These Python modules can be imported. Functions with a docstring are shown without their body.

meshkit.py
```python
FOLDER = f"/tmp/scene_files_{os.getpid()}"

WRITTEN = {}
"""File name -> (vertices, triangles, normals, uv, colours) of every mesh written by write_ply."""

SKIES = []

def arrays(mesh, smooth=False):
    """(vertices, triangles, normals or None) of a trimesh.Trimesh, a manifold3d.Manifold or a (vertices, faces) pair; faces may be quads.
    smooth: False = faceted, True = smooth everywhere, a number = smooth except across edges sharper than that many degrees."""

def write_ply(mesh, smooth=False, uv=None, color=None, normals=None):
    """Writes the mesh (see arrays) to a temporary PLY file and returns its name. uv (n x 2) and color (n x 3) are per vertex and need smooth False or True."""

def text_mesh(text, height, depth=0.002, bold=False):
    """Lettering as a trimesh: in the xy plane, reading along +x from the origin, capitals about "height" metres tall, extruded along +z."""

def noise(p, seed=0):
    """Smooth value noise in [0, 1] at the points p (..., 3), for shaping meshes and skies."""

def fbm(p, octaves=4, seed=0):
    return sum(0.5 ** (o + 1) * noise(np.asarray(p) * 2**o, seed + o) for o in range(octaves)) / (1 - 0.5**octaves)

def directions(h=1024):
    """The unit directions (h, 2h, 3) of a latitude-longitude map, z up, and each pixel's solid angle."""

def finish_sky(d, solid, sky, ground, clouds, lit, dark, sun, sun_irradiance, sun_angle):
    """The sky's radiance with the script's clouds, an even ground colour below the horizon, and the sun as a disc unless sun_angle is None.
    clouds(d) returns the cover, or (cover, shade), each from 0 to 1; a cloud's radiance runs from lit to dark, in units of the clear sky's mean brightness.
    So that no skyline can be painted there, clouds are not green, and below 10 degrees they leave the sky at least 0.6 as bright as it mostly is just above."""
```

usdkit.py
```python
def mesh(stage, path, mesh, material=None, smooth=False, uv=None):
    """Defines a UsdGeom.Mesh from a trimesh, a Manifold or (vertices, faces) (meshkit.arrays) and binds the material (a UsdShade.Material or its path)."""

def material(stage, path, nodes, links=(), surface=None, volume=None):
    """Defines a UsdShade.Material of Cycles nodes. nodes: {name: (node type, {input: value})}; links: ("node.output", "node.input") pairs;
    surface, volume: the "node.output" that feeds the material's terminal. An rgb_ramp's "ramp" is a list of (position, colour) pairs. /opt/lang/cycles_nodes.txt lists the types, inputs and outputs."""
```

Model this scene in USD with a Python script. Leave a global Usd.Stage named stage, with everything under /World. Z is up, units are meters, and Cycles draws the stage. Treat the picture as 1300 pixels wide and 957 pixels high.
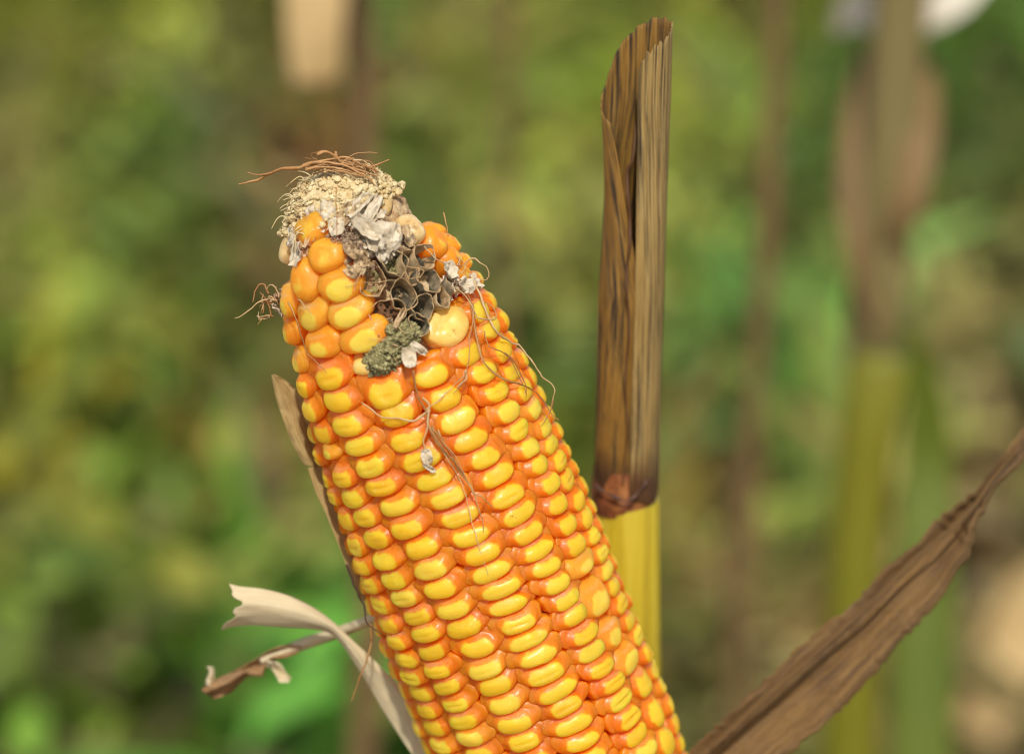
import math, numpy as np, trimesh, usdkit, meshkit
from pxr import Usd, UsdGeom, UsdLux, UsdShade, Gf, Sdf, Vt

stage = Usd.Stage.CreateInMemory()
UsdGeom.SetStageUpAxis(stage, UsdGeom.Tokens.z)
UsdGeom.SetStageMetersPerUnit(stage, 1.0)
UsdGeom.Xform.Define(stage, '/World')
UsdGeom.Scope.Define(stage, '/World/Looks')

# ------------------------------------------------------------------ camera, sky, sun
PITCH = math.radians(20)
D = 0.482                                    # metres from the lens to the ear's axis
K = 0.4 * D / 1300                           # metres per photo pixel there
FWD = np.array([0, math.cos(PITCH), -math.sin(PITCH)])
UP = np.array([0, math.sin(PITCH), math.cos(PITCH)])
RIGHT = np.array([1.0, 0, 0])
BACK = -FWD
FOC = np.array([0, 0, 0.90])
CAM = FOC - D * FWD
cam = UsdGeom.Camera.Define(stage, '/World/Camera')
cam.AddTransformOp().Set(Gf.Matrix4d(*RIGHT, 0, *UP, 0, *BACK, 0, *CAM, 1))
cam.CreateFocalLengthAttr(90.0)
cam.CreateHorizontalApertureAttr(36.0)
cam.CreateVerticalApertureAttr(36.0 * 753 / 1024)
cam.CreateFStopAttr(7.5)
cam.CreateFocusDistanceAttr(D - 95 * K)
cam.CreateClippingRangeAttr(Gf.Vec2f(0.01, 1000))
cam.CreateExposureAttr(0.42)

SUN = np.array([0.03, -0.60, 0.82]); SUN /= np.linalg.norm(SUN)
dome = UsdLux.DomeLight.Define(stage, '/World/sky')
skym = usdkit.material(stage, '/World/Looks/sky_light', {
    'sky': ('sky_texture', {'sky_type': 'single_scattering', 'sun_disc': False, 'sun_elevation': math.asin(SUN[2]),
                            'sun_rotation': math.atan2(SUN[0], SUN[1])}),
    'co': ('texture_coordinate', {}), 'cn': ('noise_texture', {'scale': 2.5, 'detail': 6, 'roughness': 0.6}),
    'cover': ('map_range', {'from_min': 0.36, 'from_max': 0.56, 'to_max': 0.9, 'clamp': True}),
    'bw': ('rgb_to_bw', {}), 'up': ('math', {'math_type': 'multiply', 'value2': 1.7}), 'cloud': ('combine_color', {}), 'mx': ('mix_color', {'use_clamp': False}),
    'bg': ('background_shader', {'strength': 0.10})},
    [('co.generated', 'cn.vector'), ('cn.fac', 'cover.value'), ('sky.color', 'bw.color'), ('bw.val', 'up.value1'), ('up.value', 'cloud.r'), ('up.value', 'cloud.g'), ('up.value', 'cloud.b'),
     ('cover.result', 'mx.fac'), ('sky.color', 'mx.a'), ('cloud.color', 'mx.b'), ('mx.result', 'bg.color')], surface='bg.background')
UsdShade.MaterialBindingAPI.Apply(dome.GetPrim()).Bind(skym)
dome.GetPrim().SetCustomDataByKey('kind', 'structure')
sun = UsdLux.DistantLight.Define(stage, '/World/sun')
sun.CreateIntensityAttr(0.85); sun.CreateAngleAttr(2.0); sun.CreateNormalizeAttr(True)
sun.CreateColorAttr(Gf.Vec3f(1.0, 0.95, 0.86))
zax = SUN; xax = np.cross([0, 0, 1.0], zax); xax /= np.linalg.norm(xax); yax = np.cross(zax, xax)
sun.AddTransformOp().Set(Gf.Matrix4d(*xax, 0, *yax, 0, *zax, 0, 0, 0, 5, 1))

# ------------------------------------------------------------------ coordinates
# model space "m": photo-pixel units at the ear's distance; x right, y up, q towards the camera
def m2w(m):
    m = np.asarray(m, float)
    return FOC + K * (m[..., 0:1] * RIGHT + m[..., 1:2] * UP + m[..., 2:3] * BACK)

def pm(px, py, q):
    px, py, q = np.broadcast_arrays(np.asarray(px, float), np.asarray(py, float), np.asarray(q, float))
    s = 1 - q * K / D
    return np.stack([(px - 650) * s, -(py - 478.5) * s, q], -1)

def far(px, py, d):
    """the world point seen at a photo pixel, d metres in front of the lens"""
    return m2w(pm(px, py, (D - d) / K))

def unit(v):
    v = np.asarray(v, float)
    return v / np.maximum(np.linalg.norm(v, axis=-1, keepdims=True), 1e-12)

# ------------------------------------------------------------------ scene helpers
names, base_of = {}, {}
def numbered(path):
    n = names.get(path, -1) + 1
    names[path] = n
    return path if n == 0 else f'{path}_{n:03d}'

def put(prim, **kw):
    for k, v in kw.items():
        if v is not None:
            prim.SetCustomDataByKey(k, v)

def thing(name, label, cat, base, group=None):
    p = numbered('/World/' + name)
    x = UsdGeom.Xform.Define(stage, p)
    base = np.asarray(base, float)
    x.AddTranslateOp().Set(Gf.Vec3d(*base))
    base_of[p] = base
    put(x.GetPrim(), label=label, category=cat, group=group)
    return p

def obj(name, mesh, mat, parent=None, smooth=True, uv=None, pv=None, **tags):
    """ONE mesh prim; mesh = (vertices in world metres, faces)"""
    v, f = np.asarray(mesh[0], float), np.asarray(mesh[1], int)
    top = parent if parent in base_of else None
    q = parent
    while q and q not in base_of:
        q = q.rsplit('/', 1)[0]
    off = base_of.get(q, np.zeros(3)) if parent else np.zeros(3)
    p = numbered((parent or '/World') + '/' + name)
    m = usdkit.mesh(stage, p, (v - off, f), MAT[mat], smooth=smooth, uv=uv)
    for k, a in (pv or {}).items():
        a = np.asarray(a, np.float32)
        if a.ndim == 2:
            UsdGeom.PrimvarsAPI(m).CreatePrimvar(k, Sdf.ValueTypeNames.Color3fArray, 'vertex').Set(Vt.Vec3fArray.FromNumpy(a))
        else:
            UsdGeom.PrimvarsAPI(m).CreatePrimvar(k, Sdf.ValueTypeNames.FloatArray, 'vertex').Set(Vt.FloatArray.FromNumpy(a))
    put(m.GetPrim(), **tags)
    return p

def quads(nu, nv, closed=False):
    i, j = np.meshgrid(np.arange(nu - 1), np.arange(nv if closed else nv - 1), indexing='ij')
    j2 = (j + 1) % nv
    q = np.stack([i * nv + j, i * nv + j2, (i + 1) * nv + j2, (i + 1) * nv + j], -1).reshape(-1, 4)
    return np.vstack([q[:, [0, 1, 2]], q[:, [0, 2, 3]]])

def join(parts):
    vs, fs, n = [], [], 0
    for v, f in parts:
        vs.append(v); fs.append(np.asarray(f) + n); n += len(v)
    return np.vstack(vs), np.vstack(fs)

def tube(p, radii, sides=6):
    p = np.asarray(p, float)
    t = unit(np.gradient(p, axis=0))
    n = len(p)
    a = np.cross(t[0], [0.3, 0.2, 0.93]); a = a / np.linalg.norm(a)
    A = []
    for k in range(n):
        a = a - t[k] * (a @ t[k]); a = a / np.linalg.norm(a); A.append(a)
    A = np.array(A); B = np.cross(t, A)
    ang = np.arange(sides) * 2 * np.pi / sides
    r = np.broadcast_to(radii, (n,))[:, None, None]
    v = p[:, None] + r * (np.cos(ang)[None, :, None] * A[:, None] + np.sin(ang)[None, :, None] * B[:, None])
    f = quads(n, sides, True)
    v = v.reshape(-1, 3)
    caps = []
    for row, c, flip in ((0, p[0], True), (n - 1, p[-1], False)):
        ci = len(v); v = np.vstack([v, c])
        k = row * sides + np.arange(sides); k2 = row * sides + (np.arange(sides) + 1) % sides
        caps.append(np.stack([k2, k, np.full(sides, ci)] if flip else [k, k2, np.full(sides, ci)], -1))
    return v, np.vstack([f] + caps)

def spline(pts, n):
    """smooth curve through points (k, d) resampled to n"""
    from scipy.interpolate import PchipInterpolator
    pts = np.asarray(pts, float)
    s = np.r_[0, np.cumsum(np.linalg.norm(np.diff(pts, axis=0), axis=1))]
    return PchipInterpolator(s / s[-1], pts, axis=0)(np.linspace(0, 1, n))

def solid(grid, thick):
    """a sheet (nu, nv, 3) given a thickness: two faces and a rim; returns mesh and uv"""
    nu, nv, _ = grid.shape
    du, dv = np.gradient(grid, axis=0), np.gradient(grid, axis=1)
    n = unit(np.cross(du, dv))
    top, bot = grid + n * thick / 2, grid - n * thick / 2
    f = quads(nu, nv)
    v = np.vstack([top.reshape(-1, 3), bot.reshape(-1, 3)])
    N = nu * nv
    ids = np.arange(N).reshape(nu, nv)
    rim = np.r_[ids[:, 0], ids[-1, 1:], ids[-2::-1, -1], ids[0, -2:0:-1]]
    r2 = np.roll(rim, -1)
    side = np.vstack([np.stack([rim, r2, r2 + N], -1), np.stack([rim, r2 + N, rim + N], -1)])
    u, w = np.meshgrid(np.linspace(0, 1, nu), np.linspace(0, 1, nv), indexing='ij')
    uv = np.stack([u, w], -1).reshape(-1, 2)
    return (v, np.vstack([f, f[:, ::-1] + N, side])), np.vstack([uv, uv])

def blob(c, r, seed, rough=0.35, sub=2, freq=2.2):
    s = trimesh.creation.icosphere(subdivisions=sub)
    v = np.array(s.vertices)
    k = 1 + rough * (meshkit.fbm(v * freq + seed * 7.3, 3, seed) - 0.5) * 2
    return np.asarray(c) + v * k[:, None] * np.asarray(r), np.array(s.faces)

# ------------------------------------------------------------------ materials
MAT = {}
def mat(name, nodes, links, surface='p.BSDF'):
    MAT[name] = usdkit.material(stage, '/World/Looks/' + name, nodes, links, surface=surface)

def organic(name, ramp, scale=400, detail=5, stretch=(1, 1, 1), rough=0.6, bump=0.3, bump_scale=None, dist=0.0003,
            coords='object', sss=0, radius=(1, .4, .2), sss_scale=0.001, spec=0.4, trans=0, coat=0, blotch=None, foot=None):
    """noise-coloured plant matter: colour ramp on noise stretched along the grain, fine relief, optional see-through"""
    n = {'c': ('texture_coordinate', {}), 'm': ('mapping', {'scale': stretch}),
         'n': ('noise_texture', {'scale': scale, 'detail': detail, 'roughness': 0.65}),
         'r': ('rgb_ramp', {'ramp': ramp}),
         'n2': ('noise_texture', {'scale': bump_scale or scale * 2, 'detail': 4, 'roughness': 0.6}),
         'b': ('bump', {'strength': bump, 'distance': dist}),
         'p': ('principled_bsdf', {'roughness': rough, 'subsurface_weight': sss, 'subsurface_radius': radius,
                                   'subsurface_scale': sss_scale, 'specular_ior_level': spec, 'coat_weight': coat, 'coat_roughness': 0.15})}
    l = [(('c.UV' if coords == 'uv' else 'c.object'), 'm.vector'), ('m.vector', 'n.vector'), ('m.vector', 'n2.vector'), ('n.fac', 'r.fac'),
         ('n2.fac', 'b.height'), ('b.normal', 'p.normal')]
    col = 'r.color'
    if blotch:
        bc, bs, lo, hi, bst = blotch
        n['m3'] = ('mapping', {'scale': bst}); n['n3'] = ('noise_texture', {'scale': bs, 'detail': 5, 'roughness': 0.7})
        n['g3'] = ('map_range', {'from_min': lo, 'from_max': hi, 'clamp': True}); n['x3'] = ('mix_color', {'b': bc})
        l += [(('c.UV' if coords == 'uv' else 'c.object'), 'm3.vector'), ('m3.vector', 'n3.vector'), ('n3.fac', 'g3.value'), ('g3.result', 'x3.fac'), (col, 'x3.a')]
        col = 'x3.result'
    if foot:                                     # a stained foot: u runs up from it
        n['sx'] = ('separate_xyz', {}); n['ad'] = ('math', {'math_type': 'multiply_add', 'value2': 0.16}); n['gf'] = ('map_range', {'from_min': 0.13, 'from_max': 0.21, 'to_min': 0.9, 'to_max': 0, 'clamp': True}); n['xf'] = ('mix_color', {'b': foot})
        l += [('c.UV', 'sx.vector'), ('n.fac', 'ad.value1'), ('sx.x', 'ad.value3'), ('ad.value', 'gf.value'), ('gf.result', 'xf.fac'), (col, 'xf.a')]
        col = 'xf.result'
    l.append((col, 'p.base_color'))
    surf = 'p.BSDF'
    if trans:
        n['t'] = ('translucent_bsdf', {}); n['x'] = ('mix_closure', {'fac': trans})
        l += [(col, 't.color'), ('p.BSDF', 'x.closure1'), ('t.BSDF', 'x.closure2')]
        surf = 'x.closure'
    mat(name, n, l, surf)

# kernels: translucent orange flesh with an opaque yellow crown; primvar "crown" is >0 on the crown, "film" the pale skin, "tone" differs per kernel
ORANGE, YELLOW = (0.83, 0.140, 0.0012), (0.84, 0.385, 0.016)
mat('kernel', {
    'c': ('texture_coordinate', {}),
    'cap': ('attribute', {'attribute': 'crown'}), 'film': ('attribute', {'attribute': 'film'}), 'tone': ('attribute', {'attribute': 'tone'}),
    'n': ('noise_texture', {'scale': 700, 'detail': 4, 'roughness': 0.6}),
    'na': ('math', {'math_type': 'multiply_add', 'value2': 0.34, 'value3': -0.17}),
    'ca': ('math', {'math_type': 'add'}),
    'mk': ('map_range', {'range_type': 'smoothstep', 'from_min': -0.07, 'from_max': 0.12, 'clamp': True}),
    'o': ('rgb_ramp', {'ramp': [(0, (0.78, 0.110, 0.0008)), (0.4, ORANGE), (0.75, (0.84, 0.17, 0.002)), (1, (0.88, 0.27, 0.018))]}),
    'y': ('rgb_ramp', {'ramp': [(0, (0.84, 0.315, 0.008)), (0.5, YELLOW), (1, (0.84, 0.44, 0.055))]}),
    'x': ('mix_color', {}),
    'nf': ('noise_texture', {'scale': 1500, 'detail': 4, 'roughness': 0.7}),
    'fm': ('math', {'math_type': 'multiply'}),
    'fr': ('map_range', {'from_min': 0.15, 'from_max': 0.75, 'to_max': 0.30, 'clamp': True}),
    'xf': ('mix_color', {'b': (0.75, 0.55, 0.40)}),
    'ns': ('noise_texture', {'scale': 420, 'detail': 6, 'roughness': 0.75}),
    'sp': ('map_range', {'from_min': 0.67, 'from_max': 0.73, 'to_max': 0.75, 'clamp': True}),
    'xs': ('mix_color', {'b': (0.10, 0.03, 0.01)}),
    'nb': ('noise_texture', {'scale': 900, 'detail': 3, 'roughness': 0.5}),
    'b': ('bump', {'strength': 0.25, 'distance': 0.0004}),
    'nw': ('noise_texture', {'scale': 2600, 'detail': 3, 'roughness': 0.6}), 'bw': ('bump', {'strength': 0.22, 'distance': 0.00008}),
    'rr': ('map_range', {'from_min': 0.3, 'from_max': 0.7, 'to_min': 0.34, 'to_max': 0.62}),
    'nd': ('noise_texture', {'scale': 1900, 'detail': 5, 'roughness': 0.8}), 'dm': ('map_range', {'from_min': 0.58, 'from_max': 0.72, 'to_max': 0.35, 'clamp': True}), 'xd': ('mix_color', {'b': (0.70, 0.55, 0.36)}),
    'p': ('principled_bsdf', {'roughness': 0.44, 'specular_ior_level': 0.26, 'subsurface_weight': 0.8, 'subsurface_radius': (1.0, 0.30, 0.04),
                              'subsurface_scale': 0.0018, 'coat_weight': 0.08, 'coat_roughness': 0.2})},
    [('c.object', 'n.vector'), ('c.object', 'nf.vector'), ('c.object', 'ns.vector'), ('c.object', 'nb.vector'),
     ('n.fac', 'na.value1'), ('na.value', 'ca.value1'), ('cap.fac', 'ca.value2'), ('ca.value', 'mk.value'),
     ('tone.fac', 'o.fac'), ('tone.fac', 'y.fac'), ('mk.result', 'x.fac'), ('o.color', 'x.a'), ('y.color', 'x.b'),
     ('nf.fac', 'fm.value1'), ('film.fac', 'fm.value2'), ('fm.value', 'fr.value'), ('fr.result', 'xf.fac'), ('x.result', 'xf.a'), ('xf.color', 'xs.a') if False else ('xf.result', 'xs.a'),
     ('ns.fac', 'sp.value'), ('sp.result', 'xs.fac'), ('xs.result', 'xd.a'), ('c.object', 'nd.vector'), ('nd.fac', 'dm.value'), ('dm.result', 'xd.fac'), ('xd.result', 'p.base_color'),
     ('c.object', 'nw.vector'), ('nw.fac', 'bw.height'), ('b.normal', 'bw.normal'), ('n.fac', 'rr.value'), ('rr.result', 'p.roughness'),
     ('nb.fac', 'b.height'), ('bw.normal', 'p.normal')])
organic('pale_kernel', [(0.3, (0.64, 0.29, 0.04)), (0.5, (0.76, 0.43, 0.095)), (0.7, (0.79, 0.51, 0.15))], scale=250, rough=0.4, bump=0.15, sss=0.5, radius=(1, .6, .2),
        coat=0.2, blotch=((0.05, 0.02, 0.01), 260, 0.60, 0.72, (1, 1, 1)))
organic('cream_kernel', [(0.3, (0.36, 0.20, 0.07)), (0.5, (0.52, 0.34, 0.14)), (0.7, (0.64, 0.48, 0.26))], scale=250, rough=0.4, bump=0.2, sss=0.4, radius=(1, .6, .3),
        blotch=((0.12, 0.05, 0.02), 300, 0.58, 0.72, (1, 1, 1)))
organic('cob_core', [(0.25, (0.12, 0.06, 0.025)), (0.45, (0.34, 0.21, 0.10)), (0.6, (0.50, 0.37, 0.20)), (0.8, (0.62, 0.51, 0.34))], scale=500, rough=0.85, bump=0.8, dist=0.0006)
organic('cream_chaff', [(0.25, (0.46, 0.30, 0.12)), (0.5, (0.66, 0.52, 0.27)), (0.75, (0.76, 0.67, 0.43))], scale=450, rough=0.75, bump=0.5, trans=0.25)
organic('hull_skin', [(0.25, (0.24, 0.135, 0.055)), (0.45, (0.47, 0.31, 0.155)), (0.62, (0.66, 0.49, 0.28)), (0.8, (0.78, 0.63, 0.42))], scale=420, rough=0.5, bump=0.5, trans=0.3,
        blotch=((0.06, 0.045, 0.022), 260, 0.52, 0.70, (1, 1, 1)))
organic('dark_hull', [(0.25, (0.10, 0.075, 0.045)), (0.45, (0.22, 0.165, 0.10)), (0.62, (0.36, 0.29, 0.19)), (0.8, (0.50, 0.42, 0.30))], scale=420, rough=0.5, bump=0.5, trans=0.2,
        blotch=((0.045, 0.05, 0.022), 240, 0.46, 0.62, (1, 1, 1)))
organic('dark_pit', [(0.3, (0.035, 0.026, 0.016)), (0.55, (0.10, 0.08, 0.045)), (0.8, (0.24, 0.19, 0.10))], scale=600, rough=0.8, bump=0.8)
organic('white_skin', [(0.25, (0.40, 0.30, 0.18)), (0.5, (0.62, 0.52, 0.37)), (0.75, (0.75, 0.68, 0.54))], scale=500, rough=0.7, bump=0.8, trans=0.25,
        blotch=((0.12, 0.08, 0.06), 330, 0.60, 0.72, (1, 1, 1)))
organic('mould', [(0.3, (0.06, 0.05, 0.018)), (0.45, (0.20, 0.17, 0.065)), (0.56, (0.34, 0.30, 0.13)), (0.70, (0.62, 0.55, 0.32))], scale=1500, detail=6, rough=0.95, bump=1.0, dist=0.0006)
organic('frass', [(0.25, (0.07, 0.04, 0.022)), (0.5, (0.22, 0.14, 0.085)), (0.8, (0.48, 0.36, 0.25))], scale=900, rough=0.9, bump=0.6)
organic('silk', [(0.25, (0.18, 0.065, 0.015)), (0.5, (0.36, 0.165, 0.05)), (0.75, (0.52, 0.31, 0.13))], scale=120, rough=0.45, bump=0.2, trans=0.15)
organic('pale_silk', [(0.25, (0.34, 0.18, 0.065)), (0.5, (0.52, 0.34, 0.16)), (0.75, (0.66, 0.50, 0.30))], scale=120, rough=0.45, bump=0.2, trans=0.2)
organic('pale_husk', [(0.2, (0.54, 0.39, 0.19)), (0.45, (0.74, 0.60, 0.36)), (0.7, (0.82, 0.74, 0.53))], scale=3, stretch=(.9, 18, 1), coords='uv', rough=0.6, bump=0.6, bump_scale=8, dist=0.0006, trans=0.2, detail=8)
organic('tan_husk', [(0.25, (0.22, 0.125, 0.035)), (0.5, (0.42, 0.285, 0.105)), (0.75, (0.56, 0.42, 0.20))], scale=3, stretch=(1.5, 9, 1), coords='uv', rough=0.6, bump=0.5, bump_scale=6, dist=0.0006, trans=0.2,
        blotch=((0.10, 0.055, 0.02), 5, 0.55, 0.7, (2, 6, 1)))
organic('brown_husk', [(0.25, (0.16, 0.07, 0.02)), (0.5, (0.36, 0.19, 0.07)), (0.75, (0.60, 0.44, 0.26))], scale=4, stretch=(2, 8, 1), coords='uv', rough=0.65, bump=0.6, dist=0.0006, trans=0.2)
organic('dry_sheath', [(0.25, (0.10, 0.046, 0.008)), (0.45, (0.24, 0.120, 0.020)), (0.6, (0.34, 0.190, 0.040)), (0.8, (0.44, 0.29, 0.09))], scale=2.0, stretch=(1.6, 9, 1), coords='uv', rough=0.55, bump=0.6, bump_scale=14, dist=0.0005, trans=0.12, detail=8,
        blotch=((0.035, 0.022, 0.012), 2.2, 0.46, 0.60, (1.3, 8, 1)), foot=(0.05, 0.018, 0.008))
organic('pale_sheath', [(0.25, (0.17, 0.095, 0.025)), (0.5, (0.36, 0.235, 0.075)), (0.8, (0.54, 0.41, 0.18))], scale=2.0, stretch=(1.6, 8, 1), coords='uv', rough=0.55, bump=0.6, bump_scale=12, dist=0.0005, trans=0.1, detail=8,
        blotch=((0.045, 0.028, 0.014), 2.2, 0.47, 0.62, (1.3, 7, 1)), foot=(0.07, 0.024, 0.010))
organic('node_ring', [(0.3, (0.035, 0.014, 0.008)), (0.5, (0.16, 0.05, 0.018)), (0.7, (0.34, 0.14, 0.04))], scale=200, stretch=(1, 1, .6), rough=0.5, bump=0.5)
organic('yellow_stem', [(0.25, (0.28, 0.19, 0.015)), (0.5, (0.44, 0.33, 0.018)), (0.75, (0.54, 0.44, 0.06))], scale=330, stretch=(1, 1, .05), rough=0.45, bump=0.4, blotch=((0.16, 0.10, 0.03), 60, 0.55, 0.75, (1, 1, .5)), sss=0.2, sss_scale=0.002, radius=(1, .7, .1))
organic('withered_leaf', [(0.25, (0.085, 0.042, 0.011)), (0.43, (0.19, 0.100, 0.030)), (0.58, (0.29, 0.165, 0.056)), (0.75, (0.46, 0.31, 0.13))], scale=2.5, stretch=(1.6, 13, 1), detail=8, coords='uv', rough=0.55, bump=0.7, bump_scale=9, dist=0.0008, trans=0.2,
        blotch=((0.05, 0.025, 0.015), 3.2, 0.50, 0.66, (2.2, 8, 1)))
organic('dark_stem', [(0.3, (0.03, 0.012, 0.008)), (0.7, (0.09, 0.04, 0.02))], scale=200, rough=0.6)
organic('far_brown', [(0.3, (0.10, 0.06, 0.02)), (0.7, (0.18, 0.11, 0.04))], scale=30, stretch=(1, 1, .2), rough=0.7)
organic('far_grey_brown', [(0.3, (0.12, 0.095, 0.030)), (0.7, (0.20, 0.155, 0.055))], scale=30, stretch=(1, 1, .2), rough=0.7)
organic('far_green', [(0.3, (0.060, 0.085, 0.004)), (0.7, (0.09, 0.118, 0.006))], scale=25, stretch=(1, 1, .2), rough=0.5)
organic('far_olive', [(0.3, (0.12, 0.12, 0.006)), (0.7, (0.17, 0.16, 0.01))], scale=25, stretch=(1, 1, .2), rough=0.5)
organic('far_tan', [(0.3, (0.36, 0.235, 0.09)), (0.7, (0.52, 0.37, 0.17))], scale=20, rough=0.7, trans=0.2)
organic('far_white', [(0.3, (0.55, 0.48, 0.38)), (0.7, (0.74, 0.70, 0.60))], scale=20, rough=0.7, trans=0.2)
organic('soil', [(0.3, (0.05, 0.032, 0.016)), (0.55, (0.10, 0.065, 0.035)), (0.8, (0.16, 0.11, 0.065))], scale=12, rough=0.95, bump=0.8, dist=0.02)
mat('foliage', {'a': ('attribute', {'attribute': 'leafcol'}), 'p': ('principled_bsdf', {'roughness': 0.55, 'specular_ior_level': 0.35}),
                't': ('translucent_bsdf', {}), 'x': ('mix_closure', {'fac': 0.3})},
    [('a.color', 'p.base_color'), ('a.color', 't.color'), ('p.BSDF', 'x.closure1'), ('t.BSDF', 'x.closure2')], 'x.closure')

# ------------------------------------------------------------------ ground
g = np.linspace(-1, 1, 161); g = np.sign(g) * (4 * np.abs(g) + 396 * np.abs(g) ** 6)
gx, gy = np.meshgrid(g, g + 3, indexing='ij')
gz = 0.06 * (meshkit.fbm(np.stack([gx * 1.7, gy * 1.7, gx * 0], -1), 3, 5) - 0.5) * (np.hypot(gx, gy) < 12)
obj('ground', (np.stack([gx, gy, gz], -1).reshape(-1, 3), quads(161, 161)), 'soil', kind='structure')

# ------------------------------------------------------------------ the ear of corn
TAU = math.radians(13)
TIP = np.array([425 - 650, -(235 - 478.5), 350 * math.sin(TAU)])
AX = unit(np.array([0.363 * math.cos(TAU), -0.932 * math.cos(TAU), -math.sin(TAU)]))     # tip to base
E1 = np.array([0, 0, 1.0]) - AX * AX[2]; E1 = unit(E1)                                   # front
E2 = np.cross(AX, E1)                                                                    # sideways
if E2[0] < 0: E2 = -E2
RS = [-13, -10, -3, 6, 30, 55, 80, 110, 150, 230, 330, 450, 600, 800, 950, 1040, 1100]
RR = [0, 26, 42, 52, 71, 96, 108, 115, 122, 138, 148, 156, 160, 160, 152, 124, 60]
def R(s): return np.interp(s, RS, RR)
def dR(s): return (R(s + 12) - R(s - 12)) / 24
def on_ear(s, th, r):
    s, th, r = np.asarray(s, float), np.asarray(th, float), np.asarray(r, float)
    return TIP + s[..., None] * AX + r[..., None] * (np.cos(th)[..., None] * E1 + np.sin(th)[..., None] * E2)
def hit(px, py, lift=0.0):
    """where the ray through a photo pixel meets the ear's outline, raised by lift -> s, theta, q"""
    q = np.linspace(330, -80, 821)
    p = pm(px, py, q) - TIP
    s = p @ AX
    rad = p - s[:, None] * AX
    r = np.linalg.norm(rad, axis=1)
    inside = r < R(s) + lift
    k = int(np.argmax(inside)) if inside.any() else int(np.argmin(r - R(s)))
    return s[k], math.atan2(rad[k] @ E2, rad[k] @ E1), q[k]
def frame(s, th):
    n = math.cos(th) * E1 + math.sin(th) * E2
    a = -AX
    sl = float(np.clip(dR(s), -0.6, 0.6))
    n2 = unit(n + a * sl); a2 = unit(a - n * sl)
    return n2, a2, np.cross(a2, n2)

ear = thing('corn_ear', 'ripe orange and yellow corn ear with mouldy eaten tip, leaning left', 'corn ear', m2w(on_ear(1100, 0, 0)))

ROWS = [
 [(387,549),(396,574),(408,603),(418,628),(434,656),(447,689),(457,714),(465,738),(477,765),(488,789),(500,812),(511,835),(518,856)],
 [(360,384),(363,420),(372,458),(380,486),(389,516),(403,547),(414,574),(431,602),(443,629),(459,654),(473,680),(486,707),(496,732),(508,756),(526,780),(538,802),(544,824),(553,847),(564,868)],
 [(381,357),(389,400),(403,437),(414,473),(425,505),(438,537),(454,563),(468,589),(481,614),(501,639),(513,665),(532,691),(545,718),(556,745),(572,769),(587,793),(604,818),(614,845),(627,867)],
 [(390,288),(411,322),(429,361),(440,396),(460,427),(486,492),(501,521),(515,553),(532,579),(549,604),(566,627),(581,651),(595,676),(611,699),(623,722),(635,744),(645,766),(657,788),(670,809),(682,829),(693,851),(707,873)],
 [(547,472),(565,500),(580,528),(597,553),(615,576),(631,599),(645,624),(659,648),(671,671),(682,694),(694,715),(708,736),(721,755),(732,776),(743,799),(754,822),(765,843),(779,862)],
 [(595,443),(613,467),(629,491),(645,516),(659,540),(674,562),(687,584),(699,608),(709,634),(721,659),(733,684),(743,713),(758,758),(779,801),(799,834),(817,858)],
 [(556,304),(577,325),(592,348),(607,389),(622,411),(638,437),(651,465),(664,490),(678,513),(691,536),(701,557),(711,580),(722,604),(734,628),(744,651),(754,674),(763,697),(772,717),(781,738),(790,760),(800,781),(810,801),(821,822),(831,843),(841,864)],
]
rng = np.random.default_rng(11)
rowst = []
for row in ROWS:
    st = np.array([hit(*p)[:2] for p in row])
    o = np.argsort(st[:, 0]); st = st[o]
    rowst.append(st)
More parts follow.
